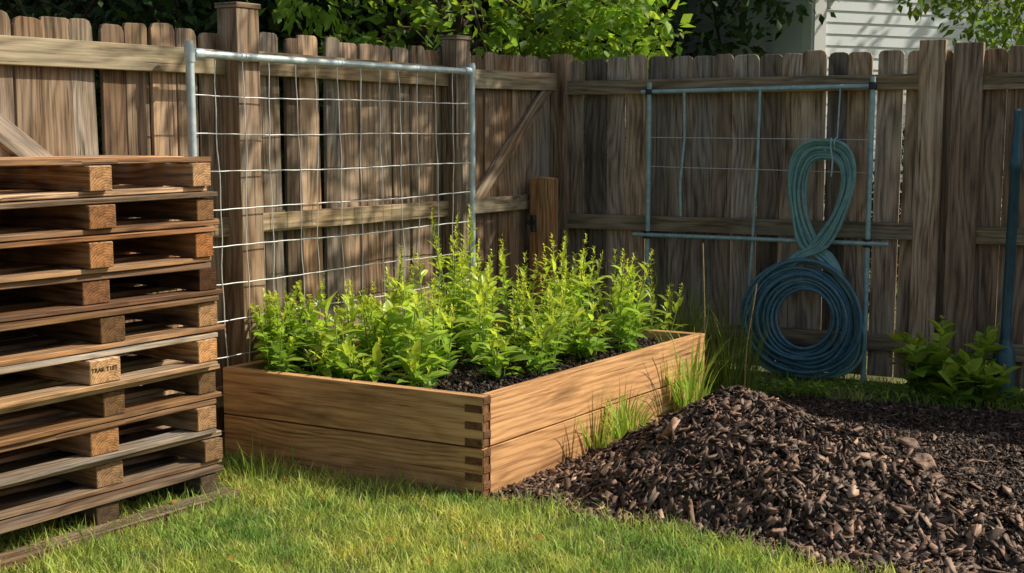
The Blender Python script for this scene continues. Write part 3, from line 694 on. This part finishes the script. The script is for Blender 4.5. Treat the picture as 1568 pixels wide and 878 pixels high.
tree('deciduous_tree',(5.4,12.2,0),4.5,.13,crown(5.4,11.8,2.4,6,1.8,1.5,34,.3,.6,5)+[(3.6,11.3,2.6,.3),(4.0,11.2,2.4,.35),(4.4,11.2,2.2,.35),(4.8,11,2.1,.4),(3.4,11.4,2.85,.25),(4.2,11.2,2.05,.3)],11000,.09,M_tleaf,.9,6)
specs=[(-6.5,13,3.2),(-4.2,14.5,2.8),(-2.2,15.5,2.6),(-.3,16.5,2.6),(1.7,15.5,2.3),(3.2,18.5,2.6),(-9,17,3.2),(6.5,19,3),(9.5,16.5,3),(-.9,13.6,1.8)]
for i,(x,y,r) in enumerate(specs):
    tree('background_tree',(x,y,0),7,.2,crown(x,y,.9,9,r,r*.8,60,.5,1.0,40+i),10000,.16,M_dleaf,random.uniform(1.0,2.0),60+i)
for (x,y) in ((1.6,9.0),(2.9,8.6),(4.1,8.0)):
    tree('shrub',(x,y,0),1.0,.03,crown(x,y,.3,1.35,.7,.5,16,.25,.4,int(x*10)),3500,.07,M_dleaf,1.3,int(x*7))
tree('unseen_shade_tree',(3.9,8.9,0),5.0,.16,crown(3.0,7.25,3.9,5.2,1.05,1.35,28,.17,.32,90)+crown(4.2,9.2,4.4,7,1.3,1.2,20,.4,.7,91)+[(1.7,6.0,4.4,.30),(1.35,5.75,4.5,.2),(2.1,6.1,4.3,.28),(1.1,5.9,4.2,.18)],6400,.11,M_tleaf,.9,92)  # out-of-frame tree added overhead; crown shaped to dapple the left fence
n=60000; x=R.uniform(-45,45,n); y=R.uniform(24,34,n); z=R.uniform(0,1,n)**.8*9
pos=np.stack([x,y,z],-1); D=R.normal(0,1,(n,3)); N_=R.normal(0,.6,(n,3))+np.array([0,-.5,.6])
cc=(.7+.5*hn(x*.35,z*.9))*R.uniform(.5,1.3,n)
np_mesh('tree_line',place(TL,pos,D,N_,R.uniform(.4,.9,n)),TLF,np.stack([cc,cc,cc*.8],-1),M_dleaf)
# ---------------------------------------------------------------- house
hs=empty('siding_house'); 
M_sid=simple('siding_paint',(.74,.79,.82),(.80,.84,.86),3,.6,.001); M_trim=simple('trim_paint',(.80,.81,.82),(.86,.86,.86),5,.55,.001)
M_roof=simple('roof_shingle',(.05,.05,.055),(.10,.10,.10),30,.9,.01)
M_glass,nt,out=newmat('window_glass'); princ(nt,out,(.03,.04,.05),.08,.6)
mb=MB(); hx0,hx1,hy0,hy1=3.25,11.5,14.0,21; hh=5.2
z=.2; 
while z<hh:
    U=V(1,0,0); W=(UP+V(0,.10,0)).normalized()
    mb.box(V((hx0+hx1)/2,hy0-.008,z+.06),U,W,hx1-hx0,.135,.014)
    mb.box(V(hx0-.008,(hy0+hy1)/2,z+.06),V(0,-1,0),(UP+V(.10,0,0)).normalized(),hy1-hy0,.135,.014)
    z+=.125
mb.box(V((hx0+hx1)/2,(hy0+hy1)/2,hh/2),V(1,0,0),UP,hx1-hx0-.01,hh,hy1-hy0-.01)
mb.obj('walls',[M_sid],0,hs)
mb=MB()
mb.box(V(hx0+.055,hy0-.03,hh/2),UP,V(1,0,0),hh,.16,.03); mb.box(V(hx0-.03,hy0+.06,hh/2),UP,V(0,1,0),hh,.16,.03)
WN=((5.4,3.6,1.0,1.3),(8.6,3.6,1.0,1.3),(8.6,1.2,1.0,1.2),(5.4,1.05,.95,2.0))
for wx,wz,ww,wh in WN:
    for dx,dz,l,w in ((0,wh/2+.05,ww+.2,.1),(0,-wh/2-.05,ww+.2,.1),(ww/2+.05,0,.1,wh),(-ww/2-.05,0,.1,wh),(0,0,ww,.04)):
        mb.box(V(wx+dx,hy0-.04,wz+dz),V(1,0,0),UP,l,w,.05)
mb.obj('trim',[M_trim],.004,hs)
mb=MB()
for wx,wz,ww,wh in WN: mb.box(V(wx,hy0-.028,wz),V(1,0,0),UP,ww,wh,.02)
mb.obj('windows_and_door',[M_glass],0,hs)
mb=MB(); mx=(hy0+hy1)/2; sl=2.2
for sg in (-1,1):
    a=V((hx0+hx1)/2,mx+sg*(hy1-hy0)/4+sg*.15,hh+sl/2-.05); W=V(0,-sg*((hy1-hy0)/2+.3),sl).normalized()
    mb.box(a,V(1,0,0),W,hx1-hx0+.6,math.hypot((hy1-hy0)/2+.5,sl),.12)
mb.obj('roof',[M_roof],0,hs)
mb=MB()
for xx in (hx0+.02,hx1-.02): mb.prism([(hy0,hh),(hy1,hh),(mx,hh+sl-.05)],V(xx,0,0),V(0,1,0),UP,.05)
mb.obj('gables',[M_sid],0,hs)
rz=math.radians(25); c=V(hx0,hy0,0); hs.rotation_euler=(0,0,rz); hs.location=c-Matrix.Rotation(rz,3,'Z')@c
# ---------------------------------------------------------------- light
sd=V(.993,.12,0).normalized(); el=math.radians(41)
sdir=V(sd.x*math.cos(el),sd.y*math.cos(el),math.sin(el))
w=bpy.data.worlds.new('World'); SC.world=w; w.use_nodes=True; nt=w.node_tree
bg=nt.nodes['Background']; sky=nt.nodes.new('ShaderNodeTexSky'); sky.sky_type='NISHITA'; sky.sun_disc=False
sky.sun_elevation=el; sky.sun_rotation=math.atan2(sd.x,sd.y); sky.dust_density=3.0; sky.air_density=1.0; sky.ozone_density=.6
nt.links.new(sky.outputs[0],bg.inputs[0]); bg.inputs[1].default_value=.11
ld=bpy.data.lights.new('sun','SUN'); ld.energy=5.0; ld.angle=math.radians(.5); ld.color=(1,.92,.78)
lo=bpy.data.objects.new('sun',ld); SC.collection.objects.link(lo); lo.rotation_euler=sdir.to_track_quat('Z','Y').to_euler(); lo.location=(4,2,9)
# ---------------------------------------------------------------- camera
cd=bpy.data.cameras.new('camera'); cd.sensor_width=36; cd.lens=44.93; cd.clip_end=1000; cd.clip_start=.05
co=bpy.data.objects.new('camera',cd); SC.collection.objects.link(co); co.location=(0,0,1.4); co.rotation_euler=(math.radians(90-6.96),0,0)
SC.camera=co
SC.view_settings.view_transform='Standard'; SC.view_settings.look='None'; SC.view_settings.exposure=0
